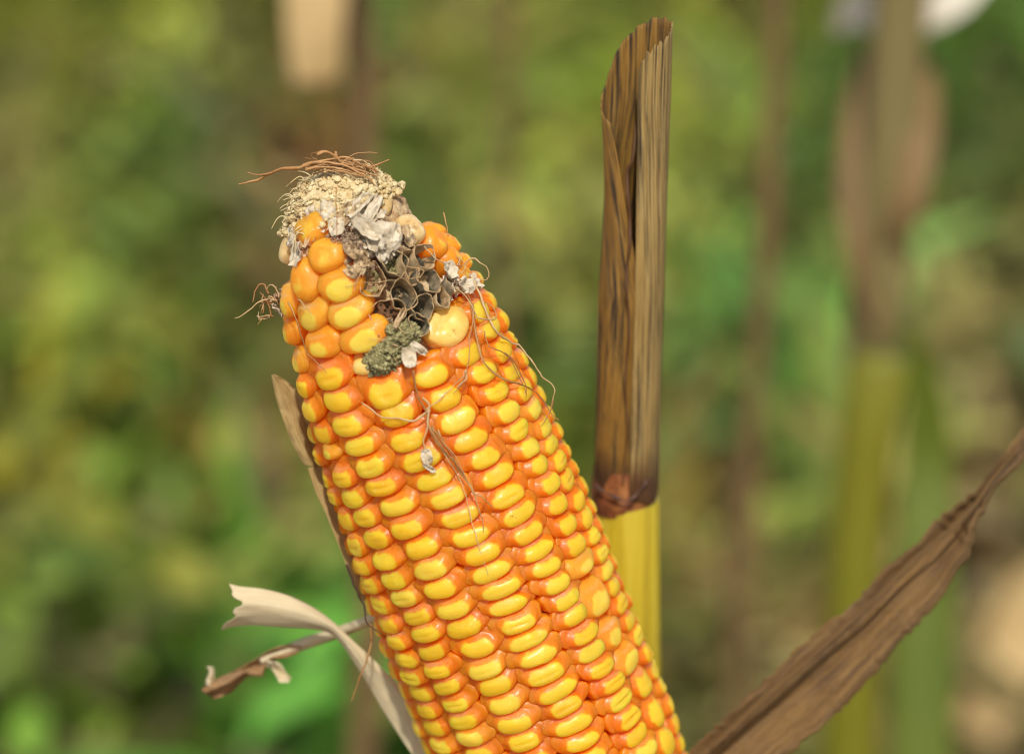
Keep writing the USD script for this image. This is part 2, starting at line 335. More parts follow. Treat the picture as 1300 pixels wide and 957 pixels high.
def th_at(i, s):
    st = rowst[i]
    k = st[:, 0] > 130
    a = st[k] if k.sum() > 3 else st
    c = np.polyfit(a[:, 0], a[:, 1], 2 if len(a) > 8 else 1)
    return np.polyval(c, np.clip(s, a[0, 0], a[-1, 0])) if True else 0
front = []                                   # (s, theta, H, row)
for i, st in enumerate(rowst):
    step = np.mean(np.diff(st[-5:, 0]))
    s, th = st[-1]
    dth = (th_at(i, s) - th_at(i, s - 150)) / 150
    ext = []
    while s + step < 985:
        s += step * rng.uniform(.95, 1.05); th += dth * step * 0.5
        ext.append((s, th))
    full = np.vstack([st, ext])
    ss = full[:, 0]
    gap = np.diff(ss)
    for k in range(len(ss)):
        lo = gap[k - 1] if k else gap[0]; hi = gap[k] if k < len(gap) else gap[-1]
        H = 0.5 * (min(lo, 48) + min(hi, 48))
        front.append((ss[k], full[k, 1], H, i))
    rowst[i] = full
# rows round the back fill the gap between the last and the first
back = []
NB = None
s_ref = 500
gapang = 2 * math.pi - (th_at(6, s_ref) - th_at(0, s_ref))
NB = int(round(gapang / math.radians(27))) - 1
for b in range(1, NB + 1):
    s = 105 + rng.uniform(0, 25)
    while s < 985:
        g0, g1 = th_at(6, s), th_at(0, s) + 2 * math.pi
        H = 27.5 * rng.uniform(.93, 1.07)
        back.append((s, g0 + (g1 - g0) * b / (NB + 1), H, 100 + b, (g1 - g0) / (NB + 1)))
        s += H

def kernel(W, H, Dm, lean=0.2, sup=2.7, skirt=24, seed=0, nphi=28, crown=(0.70, 0.72), soft=0.0, dent=0.0, cut=0.36, lobe=0.5):
    """local mesh x across the row, y towards the tip, z outwards; crown, film"""
    rho = np.r_[0.0, np.linspace(0.10, 0.95, 12), 0.985, 1.0]
    phi = np.arange(nphi) * 2 * np.pi / nphi
    se = (np.abs(np.cos(phi)) ** sup + np.abs(np.sin(phi)) ** sup) ** (-1 / sup)
    V, C, Fm = [], [], []
    wob = 1 + 0.05 * np.sin(2 * phi + seed * 1.7) + 0.035 * np.sin(3 * phi + seed * 2.9)
    for k, r in enumerate(list(rho) + [1.01, 0.9]):
        X = min(r, 1.0) * np.cos(phi) * se * wob; Y = min(r, 1.0) * np.sin(phi) * se * wob
        X = X * (1 - .22 * np.maximum(-Y, 0) ** 2)
        if k < len(rho):
            # a broad cushion with the crown as a lobe standing out of it, nearer the lower edge
            base = (1 - r ** 3.6) ** 0.6 if lobe < .4 else (1 - r ** 6.0) ** 0.6
            lob = np.maximum(1 - (np.abs(X) / (crown[0] + .14)) ** 2.3 - (np.abs(Y + .16) / (crown[1] + .08)) ** 2.2, 0) ** .6
            z = Dm * (lobe * lob + (1 - lobe) * base)
            z = z - dent * Dm * np.exp(-((X / 0.45) ** 2 + ((Y + 0.1) / 0.13) ** 2))
        else:
            z = np.full(nphi, -skirt * (0.35 if k == len(rho) else 1.0))
            if k == len(rho) + 1: X = X * 0.72; Y = Y * 0.8
        x = X * W / 2; y = Y * H / 2 - lean * H * np.clip(z / Dm, -.3, 1)
        V.append(np.stack([x, y, z], -1))
        m = 1 - np.sqrt((X / crown[0]) ** 2 + ((Y + 0.14) / crown[1]) ** 2)
        m = np.minimum(m, (cut + 0.14 * X * X - Y) * 1.3)
        if soft: m = m * (1 - soft) - 0.12 * soft
        if k >= len(rho): m = np.full(nphi, -0.5)
        C.append(m)
        Fm.append(np.exp(-((Y - cut - .12) / 0.16) ** 2) * np.exp(-(X / 0.8) ** 2) * (r < 1))
    n = len(V)
    return np.vstack(V), quads(n, nphi, True)[:, ::-1], np.concatenate(C), np.concatenate(Fm)

def place(v, s, th, roll=0.0, r=None, tiltn=0.0):
    n, a, t = frame(s, th)
    if roll:
        a, t = a * math.cos(roll) + t * math.sin(roll), t * math.cos(roll) - a * math.sin(roll)
    o = on_ear(s, th, (R(s) if r is None else r))
    return o + v[:, :1] * t + v[:, 1:2] * a + v[:, 2:] * n

def kernel_mesh(s, th, W, H, kind='normal', roll=0.0, seed=0, tone=None, lift=0.0):
    rg = np.random.default_rng(1000 + seed)
    tn = float(np.clip(rg.normal(.40, .17), 0, .8)) if kind == 'normal' else float(rg.uniform(.80, 1.0))
    if kind == 'round':
        v, f, c, fm = kernel(W, H, 17, lean=0.05, sup=2.15, skirt=30, seed=seed, crown=(.60, .62), soft=.8, cut=.6, lobe=0)
        fm = fm * 0.5
    elif kind == 'semi':
        v, f, c, fm = kernel(W, H, 16, lean=0.10, sup=2.5, skirt=28, seed=seed, crown=(.60, .64), soft=.2, cut=.55, lobe=.15)
    elif kind == 'orange':
        v, f, c, fm = kernel(W, H, 15, lean=0.1, sup=2.4, skirt=26, seed=seed, crown=(.55, .55), soft=.5, cut=.45, lobe=.2)
        fm = fm * 1.3
    else:
        v, f, c, fm = kernel(W * 1.11, H * 1.28, 16 * rg.uniform(.9, 1.12), lean=0.14 * rg.uniform(.6, 1.2), sup=2.9, seed=seed,
                             crown=(.65 * rg.uniform(.90, 1.05), .74 * rg.uniform(.93, 1.05)), dent=max(0, rg.normal(.02, .09)), cut=.43 * rg.uniform(.75, 1.2), lobe=.74)
    v = v + (meshkit.noise(v * 0.06 + seed * 3.1, seed) - .5)[:, None] * [5.0, 3.5, 4.0]
    v[:, 2] += -13 + lift
    return m2w(place(v, s, th, roll)), f, dict(crown=c, film=fm * rg.uniform(.2, 1.0), tone=np.full(len(v), tn))

ends = {(0, 0): None}
special = {}
def near(px, py): return hit(px, py)[:2]
SP = {(390,288): ('round', 52, 50), (411,322): ('round', 54, 46), (381,357): ('round', 48, 54), (429,361): ('semi', 62, 46), (440,396): ('semi', 62, 42),
      (460,427): ('semi', 64, 44), (389,400): ('orange', 56, 46), (360,384): ('orange', 40, 42), (363,420): ('orange', 52, 40), (403,437): ('orange', 62, 42),
      (556,304): ('round', 44, 44), (577,325): ('round', 44, 40), (592,348): ('round', 44, 40), (414,574): ('orange', 40, 26), (743,713): ('orange', 60, 36),
      (758,758): ('semi', 66, 52), (779,801): ('orange', 60, 46), (799,834): ('semi', 62, 42), (372,458): ('orange', 54, 40)}
spst = {k: near(*k) for k in SP}
i_k = 0
rest = []
for (s, th, H, i) in front:
    lt = th_at(i - 1, s) if i > 0 else th_at(0, s) - math.radians(26)
    rt = th_at(i + 1, s) if i < 6 else th_at(6, s) + math.radians(26)
    ang = min(abs(rt - lt) / 2, math.radians(34))
    W = ang * (R(s) - 8) * 1.03
    kind, ov = 'normal', None
    for k, (a, b) in spst.items():
        if abs(a - s) < 2 and abs(b - th) < 0.02:
            kind, ov = SP[k][0], SP[k][1:]
    if ov: W, H2 = ov
    else: H2 = H * 1.06
    i_k += 1
    v, f, pv = kernel_mesh(s, th, W, H2, kind, roll=rng.normal(0, .05), seed=i_k, lift=rng.normal(0, 1.0))
    obj('kernel', (v, f), 'kernel', ear, pv=pv)
cnt = len(front)
back.sort(key=lambda b: min(b[3] - 101, 100 + NB - b[3]))
for (s, th, H, i, ang) in back:
    i_k += 1
    v, f, pv = kernel_mesh(s, th, ang * (R(s) - 8) * 1.03, H * 1.06, 'normal' if s > 190 else 'semi', roll=rng.normal(0, .05), seed=i_k)
    if cnt < 296:
        obj('kernel', (v, f), 'kernel', ear, pv=pv); cnt += 1
    else:
        rest.append((v, f, pv))
if rest:
    obj('kernel_rows', join([(a, b) for a, b, _ in rest]), 'kernel', ear, pv={k: np.concatenate([p[k] for _, _, p in rest]) for k in ('crown', 'film', 'tone')}, kind='stuff')

# pale and shrivelled kernels at the eaten tip
def lone(px, py, W, H, matn, seed, roll=0.0, lift=0.0, label=None, D_=18, sup=2.3):
    s, th, _ = hit(px, py)
    v, f, c, fm = kernel(W, H, D_, lean=0.08, sup=sup, skirt=30, seed=seed)
    v = v + (meshkit.noise(v * 0.07 + seed * 3.1, seed) - .5)[:, None] * 4.0
    v[:, 2] += -13 + lift
    return obj('kernel', (m2w(place(v, s, th, roll)), f), matn, ear, label=label)
lone(576, 412, 64, 46, 'pale_kernel', 501, roll=-0.3, lift=-1, D_=15, sup=2.5, label='large pale yellow kernel with a dark stained lower edge')
lone(527, 286, 34, 42, 'cream_kernel', 502, roll=0.3, lift=0, label='dead cream kernel with a brown edge')
lone(358, 309, 26, 48, 'cream_kernel', 503, lift=2, D_=13, label='shrivelled tan kernel on the left of the tip')
lone(458, 463, 40, 32, 'pale_kernel', 504, roll=.1, lift=-8, label='pale kernel half covered by grey mould')
lone(494, 252, 18, 44, 'cream_kernel', 505, roll=1.0, lift=2, label='thin cream kernel below the cob tip', D_=9)

# the cob: seen at the tip and inside the eaten patch
ns, nt = 150, 96
ss = np.r_[np.linspace(-13, 260, 100), np.linspace(268, 1100, 50)]
tt = np.arange(nt) * 2 * np.pi / nt
S_, T_ = np.meshgrid(ss, tt, indexing='ij')
depth = np.interp(S_, [-13, 20, 45, 80, 1000, 1100], [0, 2, 16, 30, 34, 6])
p0 = on_ear(S_, T_, np.maximum(R(S_) - depth, 0.3))
nz = meshkit.fbm(p0 * 0.10, 4, 3) - 0.5
p0 = on_ear(S_, T_, np.maximum(R(S_) - depth + nz * np.interp(S_, [-13, -5, 250, 300], [2, 12, 16, 2]), 0.3))
cut_ = int(np.searchsorted(ss, 46))
obj('cob', (m2w(p0[cut_ - 1:].reshape(-1, 3)), quads(ns - cut_ + 1, nt, True)), 'cob_core', ear)
obj('cob_tip', (m2w(p0[:cut_].reshape(-1, 3)), quads(cut_, nt, True)), 'cream_chaff', ear, label='bare cream tip of the cob')

def local(px, py, lift=0.0):
    s, th, _ = hit(px, py)
    n, a, t = frame(s, th)
    return on_ear(s, th, R(s) + lift), n, a, t

def flake(c, n, a, t, w, h, roll, bend, seed, tilt=0.0, nu=6, nv=5, rough=.3):
    """a small curled scrap of skin"""
    a2, t2 = a * math.cos(roll) + t * math.sin(roll), t * math.cos(roll) - a * math.sin(roll)
    n2 = unit(n * math.cos(tilt) + a2 * math.sin(tilt)); a2 = unit(a2 - n2 * (a2 @ n2)); t2 = np.cross(a2, n2)
    u, v = np.meshgrid(np.linspace(-1, 1, nu), np.linspace(-1, 1, nv), indexing='ij')
    taper = 1 - 0.35 * np.abs(u) ** 2
    z = .05 * (w + h) * np.abs(np.sin(u * 4.1 + v * 3.3 + seed)) + bend * (v ** 2 * w + u ** 2 * h * 0.6) + (meshkit.fbm(np.stack([u * 1.6, v * 1.6, u * 0 + seed * 5.7], -1), 3, seed) - .5) * rough * (w + h)
    return c + (u * h / 2)[..., None] * a2 + (v * w / 2 * taper)[..., None] * t2 + z[..., None] * n2

# crumbly cream chaff over the cob tip
parts = []
rg = np.random.default_rng(21)
for k in range(900):
    s = rg.uniform(-12, 40); th = rg.uniform(-math.pi, math.pi)
    n, a, t = frame(max(s, -8), th)
    if s < 0: n = unit(n - AX * 1.2); a = unit(a - n * (a @ n)); t = np.cross(a, n)
    c = on_ear(s, th, R(s) - 2 + rg.uniform(-2, 6))
    if k % 5 < 2:
        parts.append(blob(c - n * 1.5, np.array([1, 1, 1]) * rg.uniform(1.6, 4.2), 3000 + k, .8, 1, 3)); continue
    g_ = flake(c, n, a, t, rg.uniform(3, 7), rg.uniform(4, 9), rg.uniform(-3, 3), rg.uniform(-.4, .5), k, tilt=rg.normal(0, .7), nu=4, nv=4, rough=.35)
    parts.append((g_.reshape(-1, 3), quads(4, 4)))
v, f = join(parts)
obj('chaff', (m2w(v), f), 'cream_chaff', ear, kind='stuff', label='crumbly cream chaff covering the cob tip')

parts = []
for k in range(13):
    for j in range(7):
        s = -4 + j * 7.2 + rg.normal(0, 1.5); th = -math.pi + (k + .5 * (j % 2)) * 2 * math.pi / 13 + rg.normal(0, .06)
        n, a, t = frame(max(s, 0), th)
        r0 = rg.uniform(.7, 1.15)
        v, f = blob([0, 0, 0], [6.2 * r0, 4.6 * r0, 5.5 * r0], 6000 + 20 * k + j, .5, 2, 2.2)
        parts.append((on_ear(s, th, R(s) - 1) + v[:, :1] * t + v[:, 1:2] * a + v[:, 2:] * n, f))
v, f = join(parts)
obj('shrivelled_kernels', (m2w(v), f), 'cream_chaff', ear, kind='stuff', label='tiny shrivelled cream kernels in rows on the cob tip')

# pale curled fringe on the left of the tip
parts = []
for k in range(34):
    px, py = rg.uniform(362, 392), rg.uniform(222, 300)
    c, n, a, t = local(px, py, 0)
    L = rg.uniform(10, 26)
    d = unit(n * rg.uniform(.2, 1) - RIGHT * 0 + np.array([-.8, rg.uniform(-1.6, 1.0), rg.uniform(-.5, .8)]))
    u = np.linspace(0, 1, 8)[:, None]
    side = unit(np.cross(d, [rg.normal(), rg.normal(), rg.normal()]))
    pts = c + d * L * u + side * (np.sin(u * rg.uniform(2, 5)) * L * .25) + np.array([0, -1, 0]) * L * .4 * u ** 2
    parts.append(tube(pts, np.linspace(1.1, .4, 8), 4))
v, f = join(parts)
obj('chaff_fringe', (m2w(v), f), 'cream_chaff', ear, kind='stuff', label='pale curled fringe on the left side of the tip')

# empty kernel hulls in the eaten patch
def hull(px, py, rx, ry, depth, seed, roll=0.0, lean=(0, 0), dark='dark_pit', matn='hull_skin', lift=0):
    depth = depth + 7; rx *= .88; ry *= .88
    c, n, a, t = local(px, py, lift)
    rgh = np.random.default_rng(seed)
    axis = unit(n + a * lean[1] + t * lean[0]); a = unit(a - axis * (a @ axis)); t = np.cross(a, axis)
    a, t = a * math.cos(roll) + t * math.sin(roll), t * math.cos(roll) - a * math.sin(roll)
    m = 40
    ph = np.arange(m) * 2 * np.pi / m
    wob = 1 + .10 * np.sin(2 * ph + rgh.uniform(0, 6)) + .09 * np.sin(3 * ph + rgh.uniform(0, 6)) + .04 * np.sin(5 * ph + rgh.uniform(0, 6)) + .025 * np.sin(8 * ph + rgh.uniform(0, 6))
    ns_ = int(rgh.integers(5, 8)); po = rgh.uniform(0, 6)
    poly = np.cos(np.pi / ns_) / np.cos((ph + po) % (2 * np.pi / ns_) - np.pi / ns_)
    wob = (.45 + .55 * poly / poly.mean()) * (1 + .09 * np.sin(2 * ph + rgh.uniform(0, 6)) + .05 * np.sin(3 * ph + rgh.uniform(0, 6)))
    rimz = .5 * depth * (.20 * np.sin(ph + rgh.uniform(0, 6)) + .11 * np.sin(3 * ph + rgh.uniform(0, 6)) + .05 * np.sin(7 * ph + rgh.uniform(0, 6)))
    rings = []
    for k, h in enumerate(np.linspace(0, 1, 8)):
        rr = (.70 + .30 * h ** .8) * wob ** (0.3 + h)
        fold = 1 + .025 * np.sin(7 * ph + h * 3 + seed)
        z = -depth * (1 - h) + rimz * h
        rr = rr * 1.12
        rings.append(c + (rr * fold * np.cos(ph) * rx)[:, None] * t + (rr * fold * np.sin(ph) * ry)[:, None] * a + z[:, None] * axis)
    gr = np.array(rings + [rings[0]])[:8]
    gr = np.concatenate([gr, gr[:, :1]], 1)
    (v, f), _ = solid(gr, .9)
    hp = obj('empty_hull', (m2w(v), f), matn if seed % 3 else 'dark_hull', ear)
    obj('rim', (lambda q: (m2w(q[0]), q[1]))(tube(gr[-1], .5 + .22 * np.sin(np.arange(len(gr[-1])) * .9 + seed), 5)), 'pale_silk', hp)
    # what is left inside
    u, w = np.meshgrid(np.linspace(0, 1, 8), np.linspace(0, 2 * np.pi, 24, endpoint=False), indexing='ij')
    rr = np.interp(w, np.r_[ph, 2 * np.pi], np.r_[wob, wob[0]]) * .8
    z = -depth * .62 + (meshkit.fbm(np.stack([u * 3, w, w * 0 + seed], -1), 3, seed) - .5) * depth * .7 - depth * .25 * (1 - u)
    fl = c + (u * rr * np.cos(w) * rx)[..., None] * t + (u * rr * np.sin(w) * ry)[..., None] * a + z[..., None] * axis
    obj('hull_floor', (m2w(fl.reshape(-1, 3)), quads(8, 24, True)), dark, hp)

HULLS = [(473,356,17,20,26,1,.3,(.05,.1),'mould'), (493,399,20,20,26,2,.2,(0,-.1),'dark_pit'), (500,332,16,19,22,3,.2,(0,.1),'mould'), (521,338,13,21,24,4,.3,(.1,.1),'hull_skin'),
         (539,325,17,17,28,5,.1,(.2,.1),'dark_pit'), (544,355,18,17,26,6,-.3,(.1,0),'hull_skin'), (562,379,13,13,22,7,0,(.1,0),'dark_pit'), (512,375,15,20,24,8,.5,(0,.05),'dark_pit'),
         (537,390,16,15,22,9,.2,(.1,-.1),'dark_pit'), (573,361,10,10,16,12,0,(.3,.2),'hull_skin'), (493,290,13,12,16,16,0,(.1,.2),'white_skin'), (532,412,13,13,20,15,0,(.1,-.1),'dark_pit'),
         (516,308,12,13,18,23,0,(.1,.3),'white_skin')]
for (x, y, rx, ry, dp, sd, ro, ln, fl) in HULLS:
    hull(x, y, rx, ry, dp, sd, ro, ln, fl, lift=(1 if x > 495 else -4))

# papery scraps of white and grey skin
SCR = [(480,300,34,38,.2,'white_skin'), (465,292,22,40,-.5,'white_skin'), (498,300,24,34,.6,'white_skin'), (455,262,16,44,1.2,'white_skin'), (472,266,14,40,1.0,'white_skin'),
       (440,272,18,30,.9,'hull_skin'), (416,266,20,26,.2,'white_skin'), (484,318,18,22,.1,'white_skin'), (446,318,14,34,-.3,'hull_skin'),
       (458,332,16,30,.5,'hull_skin'), (398,272,20,22,0,'white_skin'), (378,322,22,30,.3,'white_skin'), (428,288,20,24,.2,'white_skin'), (372,300,14,26,.1,'white_skin'),
       (448,345,14,22,-.7,'hull_skin'), (517,300,14,28,.2,'hull_skin'), (566,345,22,22,.2,'white_skin'), (590,364,26,20,.6,'white_skin'), (600,360,18,22,.2,'white_skin'),
       (519,455,18,26,.3,'white_skin'), (531,442,10,24,-.6,'white_skin'), (506,405,7,30,.9,'hull_skin'), (542,578,14,18,.2,'white_skin'), (545,592,7,18,-.5,'white_skin'), (340,385,12,16,.3,'hull_skin'), (346,395,10,20,.1,'white_skin')]
for k, (x, y, w, h, ro, mt) in enumerate(SCR):
    c, n, a, t = local(x, y, 1.5 if y < 500 else 5)
    rk = np.random.default_rng(700 + k)
    g_ = flake(c, n, a, t, w, h, ro, rk.uniform(-.15, .3), 40 + k, tilt=rk.normal(.1, .3), nu=12, nv=12, rough=.42)
    (v, f), uv = solid(g_, 1.0)
    obj('skin_scrap', (m2w(v), f), mt, ear)

# matted crumbs of chewed skin between the hulls
for matn, lab, zones, cnt_ in (('white_skin', 'matted pale skin crumbs', [(470, 290, 26, 22), (445, 265, 30, 10), (490, 310, 16, 14), (420, 275, 14, 12), (585, 358, 10, 10)], 420),
                         ('hull_skin', 'matted brown skin crumbs', [(450, 318, 12, 20), (380, 300, 10, 30), (460, 335, 8, 10)], 200)):
    parts = []
    for k in range(cnt_):
        zx, zy, wx, wy = zones[k % len(zones)]
        c, n, a, t = local(zx + rg.normal(0, wx * .6), zy + rg.normal(0, wy * .6), rg.uniform(-14, -3))
        g_ = flake(c, n, a, t, rg.uniform(4, 10), rg.uniform(5, 15), rg.uniform(-3, 3), rg.uniform(-.4, .4), 4000 + k, tilt=rg.normal(0, .6), nu=5, nv=4, rough=.4)
        parts.append((g_.reshape(-1, 3), quads(5, 4)))
    v, f = join(parts)
    obj('skin_crumbs', (m2w(v), f), matn, ear, kind='stuff', label=lab)
parts = []
for k in range(110):
    zx, zy, wx, wy = [(505, 365, 30, 28), (540, 370, 18, 26), (525, 405, 14, 12)][k % 3]
    c, n, a, t = local(zx + rg.normal(0, wx * .6), zy + rg.normal(0, wy * .6), rg.uniform(-32, -22))
    g_ = flake(c, n, a, t, rg.uniform(4, 9), rg.uniform(5, 13), rg.uniform(-3, 3), rg.uniform(-.4, .4), 5000 + k, tilt=rg.normal(0, .6), nu=5, nv=4, rough=.4)
    parts.append((g_.reshape(-1, 3), quads(5, 4)))
v, f = join(parts)
obj('skin_crumbs', (m2w(v), f), 'hull_skin', ear, kind='stuff', label='matted brown crumbs deep in the eaten hollow')
# mould and frass
def mould(px, py, ra, rt, seed):
    c, n, a, t = local(px, py, -9)
    u = np.array(trimesh.creation.icosphere(subdivisions=5).vertices)
    k = 1 + .55 * (meshkit.fbm(u * 2.2 + seed, 3, seed) - .5) * 2 + .30 * (meshkit.fbm(u * 9 + seed, 3, seed + 1) - .5) * 2
    v = u * k[:, None]
    return c + v[:, :1] * ra * a + v[:, 1:2] * rt * t + v[:, 2:] * 15 * n, np.array(trimesh.creation.icosphere(subdivisions=5).faces)
for x, y, ra, rt, sd in ((511, 428, 17, 23, 31), (484, 459, 18, 22, 32), (499, 444, 12, 16, 33)):
    v, f = mould(x, y, ra, rt, sd)
    obj('mould_patch', (m2w(v), f), 'mould', ear)
parts = []
for k in range(420):
    z = [(440, 300, 9), (432, 290, 7), (450, 312, 8), (446, 306, 7), (500, 440, 12), (345, 388, 8), (455, 325, 8), (462, 338, 8), (436, 296, 7), (425, 300, 8)][k % 10]
    c, n, a, t = local(z[0] + rg.normal(0, z[2]), z[1] + rg.normal(0, z[2]), rg.uniform(-8, 1) if k % 10 not in (0, 1, 2) else rg.uniform(-5, 3))
    r = rg.uniform(.6, 1.9)
    parts.append(blob(c, [r, r * rg.uniform(.7, 1.2), r], 2000 + k, .9, 1, 3))
v, f = join(parts)
obj('frass', (m2w(v), f), 'frass', ear, smooth=False, kind='stuff', label='brown crumbs of insect frass')

# silk
def strand(pts, r, lift=5, matn='silk', name='silk_strand', seed=0, jit=1.6, n=None, branch=None):
    """pts: photo pixels on (or, with a third value q, beside) the ear"""
    P = []
    for p in pts:
        if len(p) == 3: P.append(pm(*p))
        else:
            P.append(pm(p[0], p[1], hit(p[0], p[1], lift)[2]))
    L = sum(np.linalg.norm(np.diff(np.array(P), axis=0), axis=1))
    n = n or max(10, int(L / 4))
    c = spline(P, n)
    k = np.arange(n) * 0.45
    c = c + jit * (np.stack([meshkit.fbm(np.stack([k, k * 0 + seed * 3.3, k * 0 + j * 9.1], -1), 3, seed + j) for j in range(3)], -1) - .5) * 2 * np.sin(np.linspace(0, np.pi, n))[:, None] ** .3
    rad = r * (1 - .55 * np.linspace(0, 1, n)) * (.8 + .5 * meshkit.noise(np.stack([k, k * 0 + seed, k * 0], -1), seed))
    return m2w(c), rad * K
def silk(pts, r=1.5, **kw):
    mt = kw.get('matn', 'silk')
    c, rad = strand(pts, r * .85, **kw)
    obj('silk_strand', tube(c, rad, 5), mt, ear)
Q0 = 98
silk([(382,213,Q0+15),(360,214,Q0+10),(342,221,Q0+5),(322,230,Q0),(303,234,Q0)], 2.8, seed=1)
silk([(345,219,Q0+6),(328,222,Q0+4),(314,219,Q0+2)], 1.6, seed=2)
silk([(380,214,Q0+20),(400,206,Q0+20),(430,208,Q0+25),(455,216,Q0+25),(478,224,Q0+15)], 2.6, seed=3)
silk([(385,210,Q0+10),(410,204,Q0+8),(436,200,Q0+10),(460,210,Q0+10),(476,216,Q0+8)], 2.2, seed=4)
silk([(403,197,Q0),(412,193,Q0),(424,197,Q0+8),(434,206,Q0+18),(450,216,Q0+26),(472,228,Q0+20)], 2.6, seed=5)
silk([(426,193,Q0),(428,200,Q0+6),(440,212,Q0+20),(462,222,Q0+25),(476,236,Q0+15)], 2.4, seed=6)
silk([(440,208,Q0),(455,203,Q0),(466,208,Q0+5),(460,214,Q0+12)], 1.4, seed=7, matn='pale_silk')
silk([(466,215,Q0+10),(480,209,Q0+8),(494,203,Q0+5)], 1.9, seed=8)
silk([(394,208,Q0+12),(418,214,Q0+24),(446,220,Q0+30),(470,228,Q0+22),(478,243,Q0+15)], 1.8, seed=9)
silk([(388,216,Q0+22),(408,212,Q0+25),(432,214,Q0+28),(455,224,Q0+28)], 1.6, seed=10)
for k in range(30):
    r_ = np.random.default_rng(300 + k)
    x0 = r_.uniform(385, 440); y0 = 214 - (x0 - 385) * .06 + r_.normal(0, 3)
    L = r_.uniform(20, 60)
    silk([(x0, y0, Q0 + r_.uniform(0, 25)), (x0 + L * .5, y0 - r_.uniform(0, 8), Q0 + r_.uniform(5, 28)), (min(x0 + L, 480), y0 + L * .16 + r_.normal(0, 3), Q0 + r_.uniform(5, 25))],
         r_.uniform(.5, 1.3), seed=40 + k, jit=5)
for k in range(9):
    r_ = np.random.default_rng(340 + k)
    x0, y0 = r_.uniform(392, 474), 214 + r_.normal(0, 4)
    silk([(x0, y0, Q0 + r_.uniform(0, 20)), (x0 + r_.normal(0, 10), y0 - r_.uniform(4, 9), Q0 + r_.uniform(0, 20)), (x0 + r_.normal(0, 22), y0 - r_.uniform(2, 16), Q0 + r_.uniform(0, 20))], r_.uniform(.5, 1.1), seed=140 + k, jit=5)
silk([(427,238),(427,260),(428,285),(427,300)], .8, seed=11, lift=8)
silk([(563,270,70),(566,284,75),(569,300,82)], 1.3, seed=12)
silk([(588,345,70),(593,332,74),(602,328,76),(609,334,78),(617,338,80),(621,348,80),(615,356,80),(605,355,78),(598,352,75)], 1.4, seed=13, matn='pale_silk', jit=1)
silk([(578,366),(592,378),(600,392),(607,404),(622,406),(631,400),(626,390),(614,384)], 1.3, seed=14, matn='pale_silk', lift=8)
silk([(598,350),(606,366),(612,380),(617,395),(628,418),(645,432),(660,440,70),(672,454,68),(683,470,66),(690,480,64),(700,487,62),(704,495,62),(702,508,62),(700,516,62)], 2.0, seed=15, lift=8, matn='pale_silk')
silk([(600,385),(604,420),(612,455),(625,472),(642,482),(660,488),(678,496),(692,512,62),(700,525,60),(709,533,58)], 1.8, seed=16, lift=7)
silk([(702,508,62),(700,518,62),(694,530,64),(686,542,66)], 1.3, seed=17)
silk([(640,448),(655,462),(662,478),(668,492),(668,504)], 1.2, seed=18, lift=7)
silk([(575,372),(590,372),(598,386),(600,405),(597,425),(596,450),(592,470),(586,488),(575,500)], 1.2, seed=19, lift=7)
silk([(591,470),(592,480),(586,486),(580,492)], 2.0, seed=20, lift=6, matn='pale_silk')
silk([(615,420),(622,440),(640,448),(655,470),(668,500)], 1.0, seed=21, lift=7)
silk([(524,470),(528,490),(533,508),(540,520),(541,535)], 1.6, seed=22, lift=7)
silk([(536,505),(545,515),(536,528),(523,534),(505,531),(488,530),(472,520),(459,511)], 1.9, seed=23, lift=7, matn='pale_silk')
silk([(545,520),(543,538),(541,548),(537,560),(540,570)], 1.7, seed=24, lift=7, matn='pale_silk')
silk([(541,535),(552,548),(566,560)], 1.4, seed=25, lift=7)
silk([(543,540),(556,560),(570,578),(580,590),(590,606),(598,620),(600,625),(611,630),(622,640),(626,645)], 1.6, seed=26, lift=8)
silk([(545,545),(562,572),(576,586),(584,600),(596,614),(604,630),(607,645),(612,660),(614,675)], 1.4, seed=27, lift=7)
silk([(550,548),(560,570),(574,592),(582,606),(590,624),(596,650),(604,680),(612,705),(620,730)], .9, seed=28, lift=6, matn='pale_silk')
silk([(548,540),(558,556),(572,574),(582,594),(600,622)], 1.2, seed=29, lift=6)
silk([(556,545),(566,566),(578,580),(590,602)], .9, seed=30, lift=6, matn='pale_silk')
silk([(540,520),(560,505),(575,490),(588,478)], 1.0, seed=31, lift=6, matn='pale_silk')
silk([(366,384),(374,400),(384,430),(390,448),(402,460),(415,473)], 1.3, seed=32, lift=6)
silk([(378,380),(390,392),(396,400)], 1.0, seed=33, lift=6, matn='pale_silk')
silk([(352,382,70),(340,380,72),(328,384,72),(318,392,70),(308,400,66),(298,404,64)], 1.6, seed=34, matn='pale_silk')
for k in range(12):
    r_ = np.random.default_rng(400 + k)
    x0, y0 = r_.uniform(340, 356), r_.uniform(370, 405)
    silk([(x0, y0, 60 + r_.uniform(0, 25)), (x0 - r_.uniform(5, 14), y0 + r_.normal(-3, 7), 66), (x0 - r_.uniform(10, 24), y0 + r_.normal(2, 9), 66)], r_.uniform(.8, 1.5), seed=60 + k, matn='pale_silk' if k % 2 else 'silk', jit=4)
for k in range(14):
    r_ = np.random.default_rng(450 + k)
    x0, y0 = r_.uniform(440, 600), r_.uniform(255, 440)
    if 455 < x0 and x0 - 430 < (y0 - 250) * 1.2 + 60:
        silk([(x0, y0), (x0 + r_.normal(0, 14), y0 + r_.normal(8, 8)), (x0 + r_.normal(0, 22), y0 + r_.normal(22, 8))], r_.uniform(.6, 1.0), seed=80 + k, matn='pale_silk', jit=3, lift=6)

